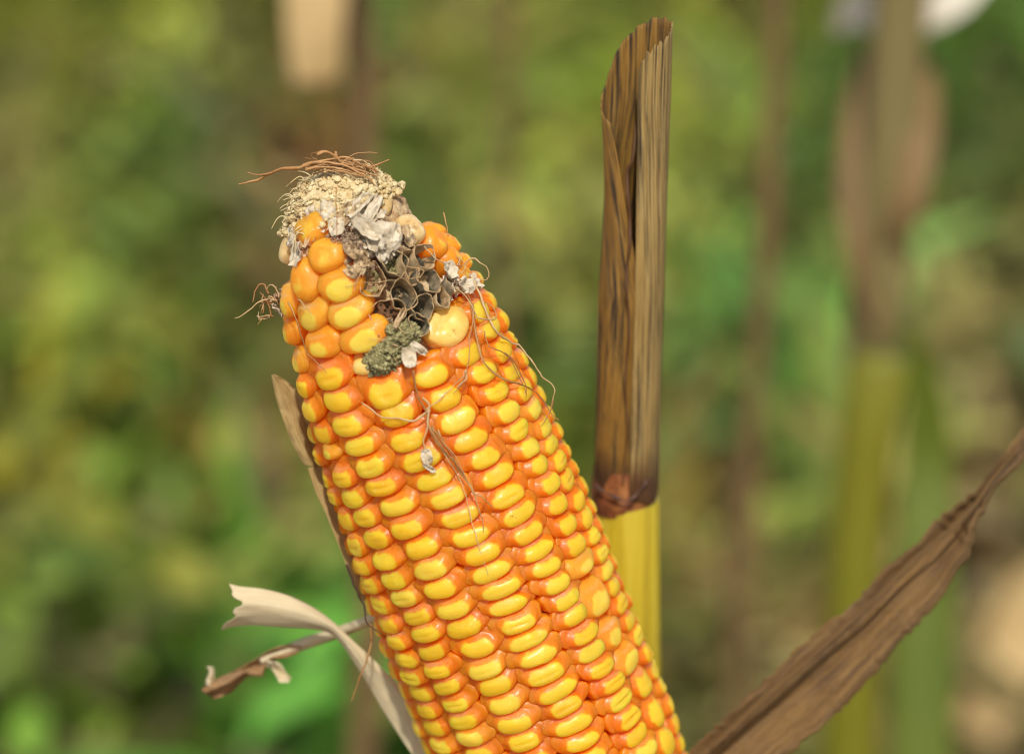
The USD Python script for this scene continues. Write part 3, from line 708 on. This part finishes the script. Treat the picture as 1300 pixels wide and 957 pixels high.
# husk leaves of the ear
def ribbon(top, bot, q, nu, nv, notch=0, thick=1.5, rough=0, seed=0, fray=0):
    """a leaf between two photo outlines; q(u, v) gives its depth"""
    T, B = spline(top, nu), spline(bot, nu)
    if fray:
        for e_, (X_, o_) in enumerate(((T, B), (B, T))):
            kk = np.linspace(0, nu * .45, nu)
            X_ += unit(o_ - X_) * (fray * (meshkit.fbm(np.stack([kk, kk * 0 + e_ * 7 + seed, kk * 0], -1), 4, seed + e_) - .45))[:, None]
    u, v = np.meshgrid(np.linspace(0, 1, nu), np.linspace(0, 1, nv), indexing='ij')
    P = T[:, None] * (1 - v[..., None]) + B[:, None] * v[..., None]
    P[..., 0] += notch * np.sin(np.pi * v) ** 1.5 * (1 - u) ** 7 * (1 + .4 * np.sin(v * 19))
    qq = q(u, v)
    if rough: qq = qq + rough * (meshkit.fbm(np.stack([u * 6, v * 4, u * 0 + seed], -1), 3, seed) - .5)
    return solid(pm(P[..., 0], P[..., 1], qq), thick)
def add_ribbon(name, matn, parent, *a, **kw):
    label = kw.pop('label', None)
    (v, f), uv = ribbon(*a, **kw)
    return obj(name, (m2w(v), f), matn, parent, uv=uv, label=label)

add_ribbon('husk_leaf', 'pale_husk', ear, [(291,741),(302,744),(330,747),(360,754),(392,768),(420,787),(447,812),(475,838),(505,866),(540,900),(600,960)],
           [(281,799),(295,795),(320,793),(350,795),(385,797),(414,801),(432,815),(448,838),(464,862),(485,898),(540,980)],
           lambda u, v: -60 - 60 * u + 22 * np.sin(v * np.pi) * (1 - u) - 12 * v, 60, 14, rough=10, seed=3, thick=1.0, notch=17, label='pale dry husk strip curling left with a torn end')
add_ribbon('husk_leaf', 'pale_husk', ear, [(478,779),(466,783),(450,789),(430,796),(410,803),(390,809),(370,817),(350,826),(330,836)], [(480,786),(468,792),(452,799),(432,807),(412,814),(392,821),(372,828),(352,834),(332,842)],
           lambda u, v: -70 - 75 * np.clip(u * 2.2, 0, 1) + 10 * np.sin(v * np.pi), 40, 6, thick=4, label='thin white husk rib crossing behind the curled strip')
add_ribbon('husk_leaf', 'brown_husk', ear, [(385,820),(368,818),(345,824),(322,838),(300,850),(284,858),(268,866),(256,876)], [(378,828),(362,834),(340,838),(332,858),(316,858),(304,868),(290,880),(272,886)],
           lambda u, v: -142 - 10 * u + 14 * np.sin(v * 7 + u * 6), 48, 10, rough=34, seed=9, label='ragged brown shred of husk')
add_ribbon('husk_leaf', 'pale_husk', ear, [(338,836),(346,838),(356,842),(362,852),(370,860)], [(336,846),(344,848),(350,856),(356,866),(366,866)], lambda u, v: -142 + 8 * np.sin(v * 5 + u * 4), 14, 6, rough=18, seed=4)
add_ribbon('husk_leaf', 'pale_husk', ear, [(262,846),(266,852),(264,858),(262,864),(262,870)], [(270,846),(272,854),(272,860),(270,867),(270,872)], lambda u, v: -150 + 6 * np.sin(v * 5), 12, 5, rough=10, seed=5)
add_ribbon('husk_leaf', 'tan_husk', ear, [(345,476),(349,498),(356,522),(364,545),(374,568),(387,590)], [(348,476),(372,490),(394,518),(404,548),(412,574),(420,596)],
           lambda u, v: 12 - 20 * u - 14 * v + 5 * np.sin(v * 6), 30, 9, rough=8, seed=6, label='short tan husk blade standing off the left edge')
add_ribbon('husk_leaf', 'tan_husk', ear, [(391,594),(400,622),(413,650),(425,680),(436,708),(446,735),(456,762)], [(410,590),(425,620),(438,650),(450,680),(460,708),(470,735),(480,762)],
           lambda u, v: -2 - 30 * u - 12 * v, 40, 6, rough=5, seed=7, label='narrow pale husk edge along the left side')
silk([(440,716,20),(450,742,15),(462,770,8),(466,790,5),(478,800,5),(490,808,5)], 2.0, seed=35, matn='dark_stem', jit=2)
silk([(470,792,-20),(472,805,-25),(469,825,-30),(462,845,-35),(454,868,-40),(446,890,-40)], 1.8, seed=36, jit=2)

# the shank that carries the ear, out of the picture
VU = unit(np.array([0, UP @ [0, 0, 1.0], BACK @ [0, 0, 1.0]]))             # world up in model space
SQ0 = pm(793, 640, -215)                                                  # a point of the stalk behind
def stalk_at(py, px=None):
    """the stalk's axis (vertical in the world) where it crosses photo row py"""
    k = np.linspace(-1200, 900, 4201)[:, None]
    pts = SQ0 + k * VU
    s = 1 - pts[:, 2] * K / D
    row = 478.5 - pts[:, 1] / s
    return pts[int(np.argmin(np.abs(row - py)))]
e0 = on_ear(1090, 0, 0)
low = SQ0 - VU * 1150
sh = spline([e0, e0 + AX * 90, e0 + AX * 180 + (low - e0 - AX * 180) * .35, low], 24)
v, f = tube(m2w(sh), np.linspace(34, 30, 24) * K, 14)
obj('shank', (v, f), 'yellow_stem', ear)

# ------------------------------------------------------------------ the cut stalk behind the ear
gpt = m2w(SQ0); foot = np.array([gpt[0], gpt[1], 0.0])
stalk = thing('corn_stalk', 'cut dry brown corn stalk with torn sheath standing behind the ear', 'corn stalk', foot)
def centre(z): return np.array([foot[0], foot[1], z])
zof = lambda py: m2w(stalk_at(py))[2]
SC = lambda py: 1 - stalk_at(py)[2] * K / D                                # model units per photo pixel at that depth
z640, z600 = zof(634), zof(604)
# lower stem
zz = np.r_[-0.03, np.linspace(0.02, z640, 30)]
r_low = 39.5 * K * SC(760)
pts = np.array([centre(z) + RIGHT * 0.0 for z in zz])
bend = np.interp(zz, [0, zof(957), zof(860), zof(700), z640], [16, 15, 12, 6, 2])[:, None] * K * RIGHT
rad = r_low * np.interp(zz, [0, .05, z640 - .01, z640], [1.25, 1.1, 1.0, 1.04])
obj('lower_stem', tube(pts + bend, rad, 28), 'yellow_stem', stalk)
# node
m = 48
ph = np.arange(m) * 2 * np.pi / m
zs = np.linspace(zof(644), zof(588), 16)
prof = np.interp(np.linspace(0, 1, 16), [0, .12, .3, .5, .7, 1], [.99, 1.01, 1.04, 1.0, .96, .90])
grid = []
for z, pr in zip(zs, prof):
    lump = 1 + .05 * (meshkit.fbm(np.stack([np.cos(ph) * 2, np.sin(ph) * 2, ph * 0 + z * 300], -1), 3, 8) - .5) * 2
    rr = r_low * pr * lump
    c = centre(z) + RIGHT * K * (-3)
    grid.append(c + rr[:, None] * (np.cos(ph)[:, None] * RIGHT + np.sin(ph)[:, None] * np.array([0, -1.0, 0])))
obj('node', (np.array(grid).reshape(-1, 3), quads(16, m, True)), 'node_ring', stalk)
# rolled sheath: an open trough at the top that closes towards the node; u runs up, v round from the left rim by the back to the flap
def sheath(top_l, v0, v1, sect_open, sect_shut, nu=70, nv=46, seed=0, thick=2.0, name='dry_sheath', matn='dry_sheath', wav=1.5, label=None, topf=None, k=1.0):
    vv = np.linspace(v0, v1, nv)
    u = np.linspace(0, 1, nu)
    P = np.zeros((nu, nv, 3))
    so, sc_ = spline(sect_open, 200), spline(sect_shut, 200)
    xs = np.linspace(0, 1, 200)
    for j, w in enumerate(vv):
        zt = zof(topf(w))
        zb = zof(616 + 10 * math.sin(w * 7 + 1.5) + 3 * math.sin(w * 31))
        for i, uu in enumerate(u):
            z = zb + (zt - zb) * uu
            op = np.clip((z - zof(370)) / (zof(130) - zof(370)), 0, 1)
            a = [np.interp(w, xs, so[:, c]) * op + np.interp(w, xs, sc_[:, c]) * (1 - op) for c in range(2)]
            sc = k * K * SC(330) * (1 + .0 * uu)
            P[i, j] = centre(z) + RIGHT * (a[0] * sc + K * (5 * uu)) + np.array([0, -1.0, 0]) * a[1] * sc
    uu, ww = np.meshgrid(u, vv, indexing='ij')
    d = (meshkit.fbm(np.stack([uu * 5, ww * 7, uu * 0 + seed], -1), 3, seed) - .5) * wav * 2 * K
    P = P + d[..., None] * np.array([0.3, -1, 0])
    (v, f), uv = solid(P, thick * K)
    return obj(name, (v, f), matn, stalk, uv=uv, label=label)
OPEN = [(-34, 20), (-43, 8), (-41, -6), (-30, -14), (-8, -16), (14, -16), (34, -13), (43, 0), (40, 16), (26, 26), (10, 26), (3, 20)]
SHUT = [(14, 34), (-6, 36), (-28, 30), (-40, 8), (-36, -18), (-15, -36), (10, -38), (32, -26), (42, -3), (38, 20), (24, 36), (4, 41)]
def top_row(w):
    base = np.interp(w, [0, .07, .17, .29, .41, .54, .66, .8, .93, 1.0], [150, 143, 122, 62, 38, 25, 28, 42, 60, 85])
    return base + 1.6 * math.sin(w * 70) + 1.5 * math.sin(w * 131 + 1)
sheath(None, 0, .70, OPEN, SHUT, topf=top_row, seed=2)
sheath(None, .695, 1.0, OPEN, SHUT, topf=lambda w: top_row(w) + 3 * math.sin(w * 160), seed=5, nv=30, matn='pale_sheath', name='sheath_flap', k=1.03, label='paler outer flap of the torn sheath', wav=2.5)
# torn rolled edge of the flap
edge = []
for py in np.linspace(150, 600, 40):
    z = zof(py)
    op = np.clip((z - zof(370)) / (zof(130) - zof(370)), 0, 1)
    x = (1 - 4) * op + (4 - 6) * (1 - op) + 2 * math.sin(py * .05) + (5 if py < 200 else 0)
    edge.append(centre(z) + RIGHT * x * K * 1.1 + np.array([0, -1, 0]) * (22 * op + 40 * (1 - op) + 3 * math.sin(py * .11)) * K * 1.08)
obj('torn_edge', tube(np.array(edge), np.interp(np.arange(40), [0, 5, 20, 39], [.8, 2.4, 2.0, 1.0]) * K, 7), 'pale_sheath', stalk)
# dark scar where the sheath ends
scar = spline([pm(755, 616, -170), pm(774, 628, -160), pm(795, 636, -155), pm(813, 622, -160), pm(830, 594, -175)], 30)
obj('sheath_scar', tube(m2w(scar), (2.4 + 1.4 * np.sin(np.arange(30) * .9)) * K * .8, 7), 'dark_stem', stalk)

# ------------------------------------------------------------------ the withered leaf on the right
leaf_q = lambda u, v: -175 - 25 * u + (1 - np.clip((u - .70) / .2, 0, 1)) * (18 * np.cos(v * np.pi * 2.2 + .4) - 26 * np.abs(v - .45)) + 40 * np.clip((u - .6) / .35, 0, 1) * np.sin((v - .5) * np.pi)
LT = [(840,985),(900,930),(970,864),(1030,808),(1085,763),(1128,716),(1165,688),(1192,656),(1212,640),(1240,622),(1268,584),(1300,541),(1345,490)]
LB = [(895,1045),(985,972),(1095,872),(1150,808),(1196,758),(1214,724),(1232,704),(1238,672),(1248,652),(1262,624),(1284,602),(1304,578),(1360,515)]
(v, f), uv = ribbon(LT, LB, leaf_q, 200, 26, rough=26, seed=12, thick=1.2, fray=8)
wl = thing('withered_leaf', 'withered brown corn leaf slanting up at the right, twisted near its end', 'leaf', m2w(pm(868, 1010, -180)))
obj('blade', (m2w(v), f), 'withered_leaf', wl, uv=uv)
fold = [(900,950),(950,904),(1000,860),(1060,805),(1120,752),(1170,702),(1212,668),(1238,640),(1262,606),(1296,566)]
fq = [-160, -154, -151, -151, -152, -154, -158, -166, -172, -178]
c = spline([pm(x, y, q) for (x, y), q in zip(fold, fq)], 50)
obj('midrib', tube(m2w(c), np.linspace(5, 2.2, 50) * K, 8), 'withered_leaf', wl, uv=np.stack([np.r_[np.repeat(np.linspace(0, 1, 50), 8), 0, 1], np.r_[np.tile(np.linspace(0, 1, 8), 50), 0, 0]], -1))

# ------------------------------------------------------------------ blurred plants behind
def vertical_stem(name, label, cat, px, py, d, width, z_top, matn, part='stem', lean=0.0, group=None, z_bot=0.0, th=None):
    p = far(px, py, d)
    w = width * K * d / D / 2
    t = th or thing(name, label, cat, [p[0], p[1], 0], group)
    z = np.linspace(z_bot - .02, z_top, 24)
    wob = (meshkit.fbm(np.stack([z * 5, z * 0 + px, z * 0], -1), 2, 3) - .5) * w * 3
    c = np.stack([p[0] + lean * (z - p[2]) + wob, np.full_like(z, p[1]), z], -1)
    nodes = 1 + .12 * np.exp(-((z * 6 % 1) - .5) ** 2 / .01)
    obj(part, tube(c, w * nodes, 12), matn, t)
    return t, p
def blade(pts, wid, n=26, nv=6, fold=.25, seed=0):
    """a hanging leaf along world points: width given per point, folded along its midrib"""
    c = spline(pts, n); w = np.interp(np.linspace(0, 1, n), np.linspace(0, 1, len(wid)), wid)
    t = unit(np.gradient(c, axis=0))
    side = unit(np.cross(t, BACK)); nn = np.cross(side, t)
    v = np.linspace(-1, 1, nv)
    gr = c[:, None] + (w[:, None] * v)[..., None] / 2 * side[:, None] + (np.abs(v)[None] * w[:, None] * fold)[..., None] * nn[:, None]
    return solid(gr, .0006)

# green stalk with a dry upper leaf sheath, right
t, p = vertical_stem('green_corn_stalk', 'tall blurred corn stalk at right, green below and grey brown above', 'corn stalk', 1112, 640, 0.98, 72, far(1112, 430, .98)[2], 'far_olive')
vertical_stem('', '', '', 1124, 200, 0.98, 70, 1.35, 'far_grey_brown', part='dry_top', th=t, z_bot=far(1112, 440, .98)[2])
(v, f), uv = blade([far(1164, 1150, 1.02), far(1168, 900, 1.02), far(1172, 700, 1.02), far(1176, 560, 1.02), far(1166, 470, 1.01), far(1140, 420, 1.0)], [.014, .022, .026, .024, .018, .008]); obj('leaf', (v, f), 'far_green', t, uv=uv, label='narrow green leaf hugging the stalk')
(v, f), uv = blade([far(1060, 40, 1.02), far(1100, 5, 1.0), far(1150, 2, .98), far(1200, -18, .97), far(1270, -60, .97)], [.003, .018, .030, .026, .008]); obj('leaf', (v, f), 'far_white', t, uv=uv, label='bleached white leaf at the top')
(v, f), uv = blade([far(1122, 330, .99), far(1150, 260, .97), far(1166, 190, .97), far(1168, 90, .99), far(1150, 40, 1.0)], [.006, .012, .013, .012, .006]); obj('leaf', (v, f), 'far_brown', t, uv=uv, label='thin brown dry leaf beside the stalk top')
(v, f), uv = blade([far(1118, 420, .99), far(1090, 330, .98), far(1078, 240, .98), far(1084, 140, .99), far(1100, 60, 1.0)], [.004, .009, .010, .008, .004]); obj('leaf', (v, f), 'far_brown', t, uv=uv)
# thin reddish brown stems
vertical_stem('thin_dry_stem', 'thin reddish brown dry stem left of the green stalk', 'dry stem', 962, 400, 1.15, 24, 1.6, 'far_brown', lean=.01, group='thin dry stems behind')
vertical_stem('thin_dry_stem', 'faint thin brown stem between the ear tip and the cut stalk', 'dry stem', 640, 120, 1.5, 16, 1.5, 'far_brown', lean=.005, group='thin dry stems behind')
vertical_stem('thin_dry_stem', 'faint dry stem close to the right of the cut stalk, low down', 'dry stem', 925, 760, 1.3, 20, far(925, 560, 1.3)[2], 'far_brown', lean=-.03, group='thin dry stems behind')
# dead stalk with the tan leaf, upper left
t, p = vertical_stem('dead_corn_stalk', 'dead brown corn stalk with a hanging tan leaf, upper left', 'corn stalk', 448, 150, 1.05, 40, far(440, -160, 1.05)[2], 'far_brown', lean=0.0)
(v, f), uv = blade([far(446, -150, 1.05), far(425, -110, 1.0), far(404, -40, .97), far(401, 40, .96), far(402, 84, .96), far(404, 104, .96)], [.010, .018, .023, .024, .023, .018]); obj('leaf', (v, f), 'far_tan', t, uv=uv, label='broad tan dry leaf hanging down')
# dry leaf lying at the lower right
gp = far(1288, 815, 1.75)
dl = thing('fallen_leaf', 'pale pinkish tan dry leaf lying low at the right edge', 'leaf', gp)
(v, f), uv = blade([far(1235, 930, 1.72), far(1268, 860, 1.73), far(1290, 805, 1.75), far(1330, 730, 1.78)], [.03, .046, .050, .022]); obj('blade', (v, f), 'far_tan', dl, uv=uv)

# ------------------------------------------------------------------ weeds covering the ground behind
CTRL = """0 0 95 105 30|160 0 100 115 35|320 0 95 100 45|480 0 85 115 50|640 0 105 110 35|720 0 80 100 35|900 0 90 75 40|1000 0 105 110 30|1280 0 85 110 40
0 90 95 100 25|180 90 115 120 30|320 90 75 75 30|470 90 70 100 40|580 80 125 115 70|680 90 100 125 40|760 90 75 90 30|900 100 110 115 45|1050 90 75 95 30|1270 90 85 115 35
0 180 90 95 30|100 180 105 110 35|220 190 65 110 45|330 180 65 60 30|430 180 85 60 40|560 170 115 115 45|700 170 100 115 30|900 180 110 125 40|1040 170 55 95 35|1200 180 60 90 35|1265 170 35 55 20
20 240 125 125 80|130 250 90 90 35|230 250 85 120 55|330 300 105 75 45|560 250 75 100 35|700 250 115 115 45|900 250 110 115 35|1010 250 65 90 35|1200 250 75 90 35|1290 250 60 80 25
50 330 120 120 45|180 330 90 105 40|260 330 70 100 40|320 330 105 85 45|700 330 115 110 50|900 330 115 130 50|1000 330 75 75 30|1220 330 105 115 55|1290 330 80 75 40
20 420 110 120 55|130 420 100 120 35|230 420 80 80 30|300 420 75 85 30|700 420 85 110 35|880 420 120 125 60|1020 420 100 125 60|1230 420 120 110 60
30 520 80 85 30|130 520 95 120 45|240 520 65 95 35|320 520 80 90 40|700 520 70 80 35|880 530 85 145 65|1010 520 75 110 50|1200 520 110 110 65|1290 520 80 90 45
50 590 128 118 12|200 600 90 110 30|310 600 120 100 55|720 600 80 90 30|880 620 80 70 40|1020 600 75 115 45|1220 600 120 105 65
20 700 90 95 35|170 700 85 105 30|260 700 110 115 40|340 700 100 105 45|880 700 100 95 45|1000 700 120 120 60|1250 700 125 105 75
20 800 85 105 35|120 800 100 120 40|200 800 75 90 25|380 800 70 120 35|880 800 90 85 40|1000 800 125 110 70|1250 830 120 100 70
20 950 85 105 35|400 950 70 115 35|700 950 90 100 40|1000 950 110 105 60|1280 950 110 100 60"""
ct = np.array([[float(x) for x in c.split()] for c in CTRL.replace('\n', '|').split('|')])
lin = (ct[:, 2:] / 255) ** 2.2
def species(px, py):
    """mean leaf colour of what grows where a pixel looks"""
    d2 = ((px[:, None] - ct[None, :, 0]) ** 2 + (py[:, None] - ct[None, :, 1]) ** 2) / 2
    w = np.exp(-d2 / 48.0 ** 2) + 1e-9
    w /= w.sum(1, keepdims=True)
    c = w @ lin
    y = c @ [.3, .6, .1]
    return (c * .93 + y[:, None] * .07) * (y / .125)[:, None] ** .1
GAIN = 1.75
rg = np.random.default_rng(77)
def weeds(name, label, count, zlo, zhi, Lr, Wr, upright, seed, tint, sat=1.0):
    r = np.random.default_rng(seed)
    y = 1.0 + 7.5 * r.uniform(0, 1, count) ** 1.25
    x = r.uniform(-1, 1, count) * (0.95 + .40 * (y + .5))
    z = zlo + (zhi - zlo) * r.uniform(0, 1, count) ** 1.4 * (.5 + meshkit.noise(np.stack([x * 4, y * 4, x * 0], -1), seed))
    c = np.stack([x, y, z], -1)
    dv = c - CAM
    dep = dv @ FWD
    px = 650 + (dv @ RIGHT) / dep * D / K; py = 478.5 - (dv @ UP) / dep * D / K
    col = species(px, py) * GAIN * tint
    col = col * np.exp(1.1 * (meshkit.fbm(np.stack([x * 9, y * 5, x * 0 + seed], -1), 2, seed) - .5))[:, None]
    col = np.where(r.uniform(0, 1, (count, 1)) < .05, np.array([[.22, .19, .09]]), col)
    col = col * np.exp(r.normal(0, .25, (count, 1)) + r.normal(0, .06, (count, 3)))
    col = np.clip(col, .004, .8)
    L = r.uniform(*Lr, count); W = L * r.uniform(*Wr, count)
    az = r.uniform(0, 2 * np.pi, count); el = r.normal(upright, .35, count)
    d = np.stack([np.cos(az) * np.cos(el), np.sin(az) * np.cos(el), np.sin(el)], -1)
    sd = unit(np.cross(d, [0, 0, 1.0]) + r.normal(0, .25, (count, 3))); up = unit(np.cross(sd, d))
    T = np.array([(0, 0, 0), (.35, -.5, .10), (.35, 0, 0), (.35, .5, .10), (.75, -.38, .02), (.75, 0, -.08), (.75, .38, .02), (1, 0, -.25)])
    V = c[:, None] + L[:, None, None] * T[None, :, :1] * d[:, None] + W[:, None, None] * T[None, :, 1:2] * sd[:, None] + L[:, None, None] * T[None, :, 2:] * up[:, None]
    F = np.array([(0, 2, 1), (0, 3, 2), (1, 2, 5), (1, 5, 4), (2, 3, 6), (2, 6, 5), (4, 5, 7), (5, 6, 7)])
    f = (np.arange(count)[:, None, None] * 8 + F[None]).reshape(-1, 3)
    obj(name, (V.reshape(-1, 3), f), 'foliage', None, smooth=False, pv={'leafcol': np.repeat(col, 8, 0)}, kind='stuff', label=label, category='weeds')
weeds('weeds', 'blurred low leafy green weeds covering the field behind', 58000, .02, .30, (.035, .085), (.45, .8), .15, 51, np.array([.97, .93, .92]))
weeds('grass', 'blurred yellowish grass blades growing among the weeds', 27000, .0, .22, (.10, .22), (.05, .09), .95, 52, np.array([1.02, .94, .95]))
weeds('leaf_litter', 'dry tan leaf litter scattered on the ground between the weeds', 9500, .0, .05, (.05, .16), (.2, .4), .05, 53, np.array([1.3, .9, .9]))
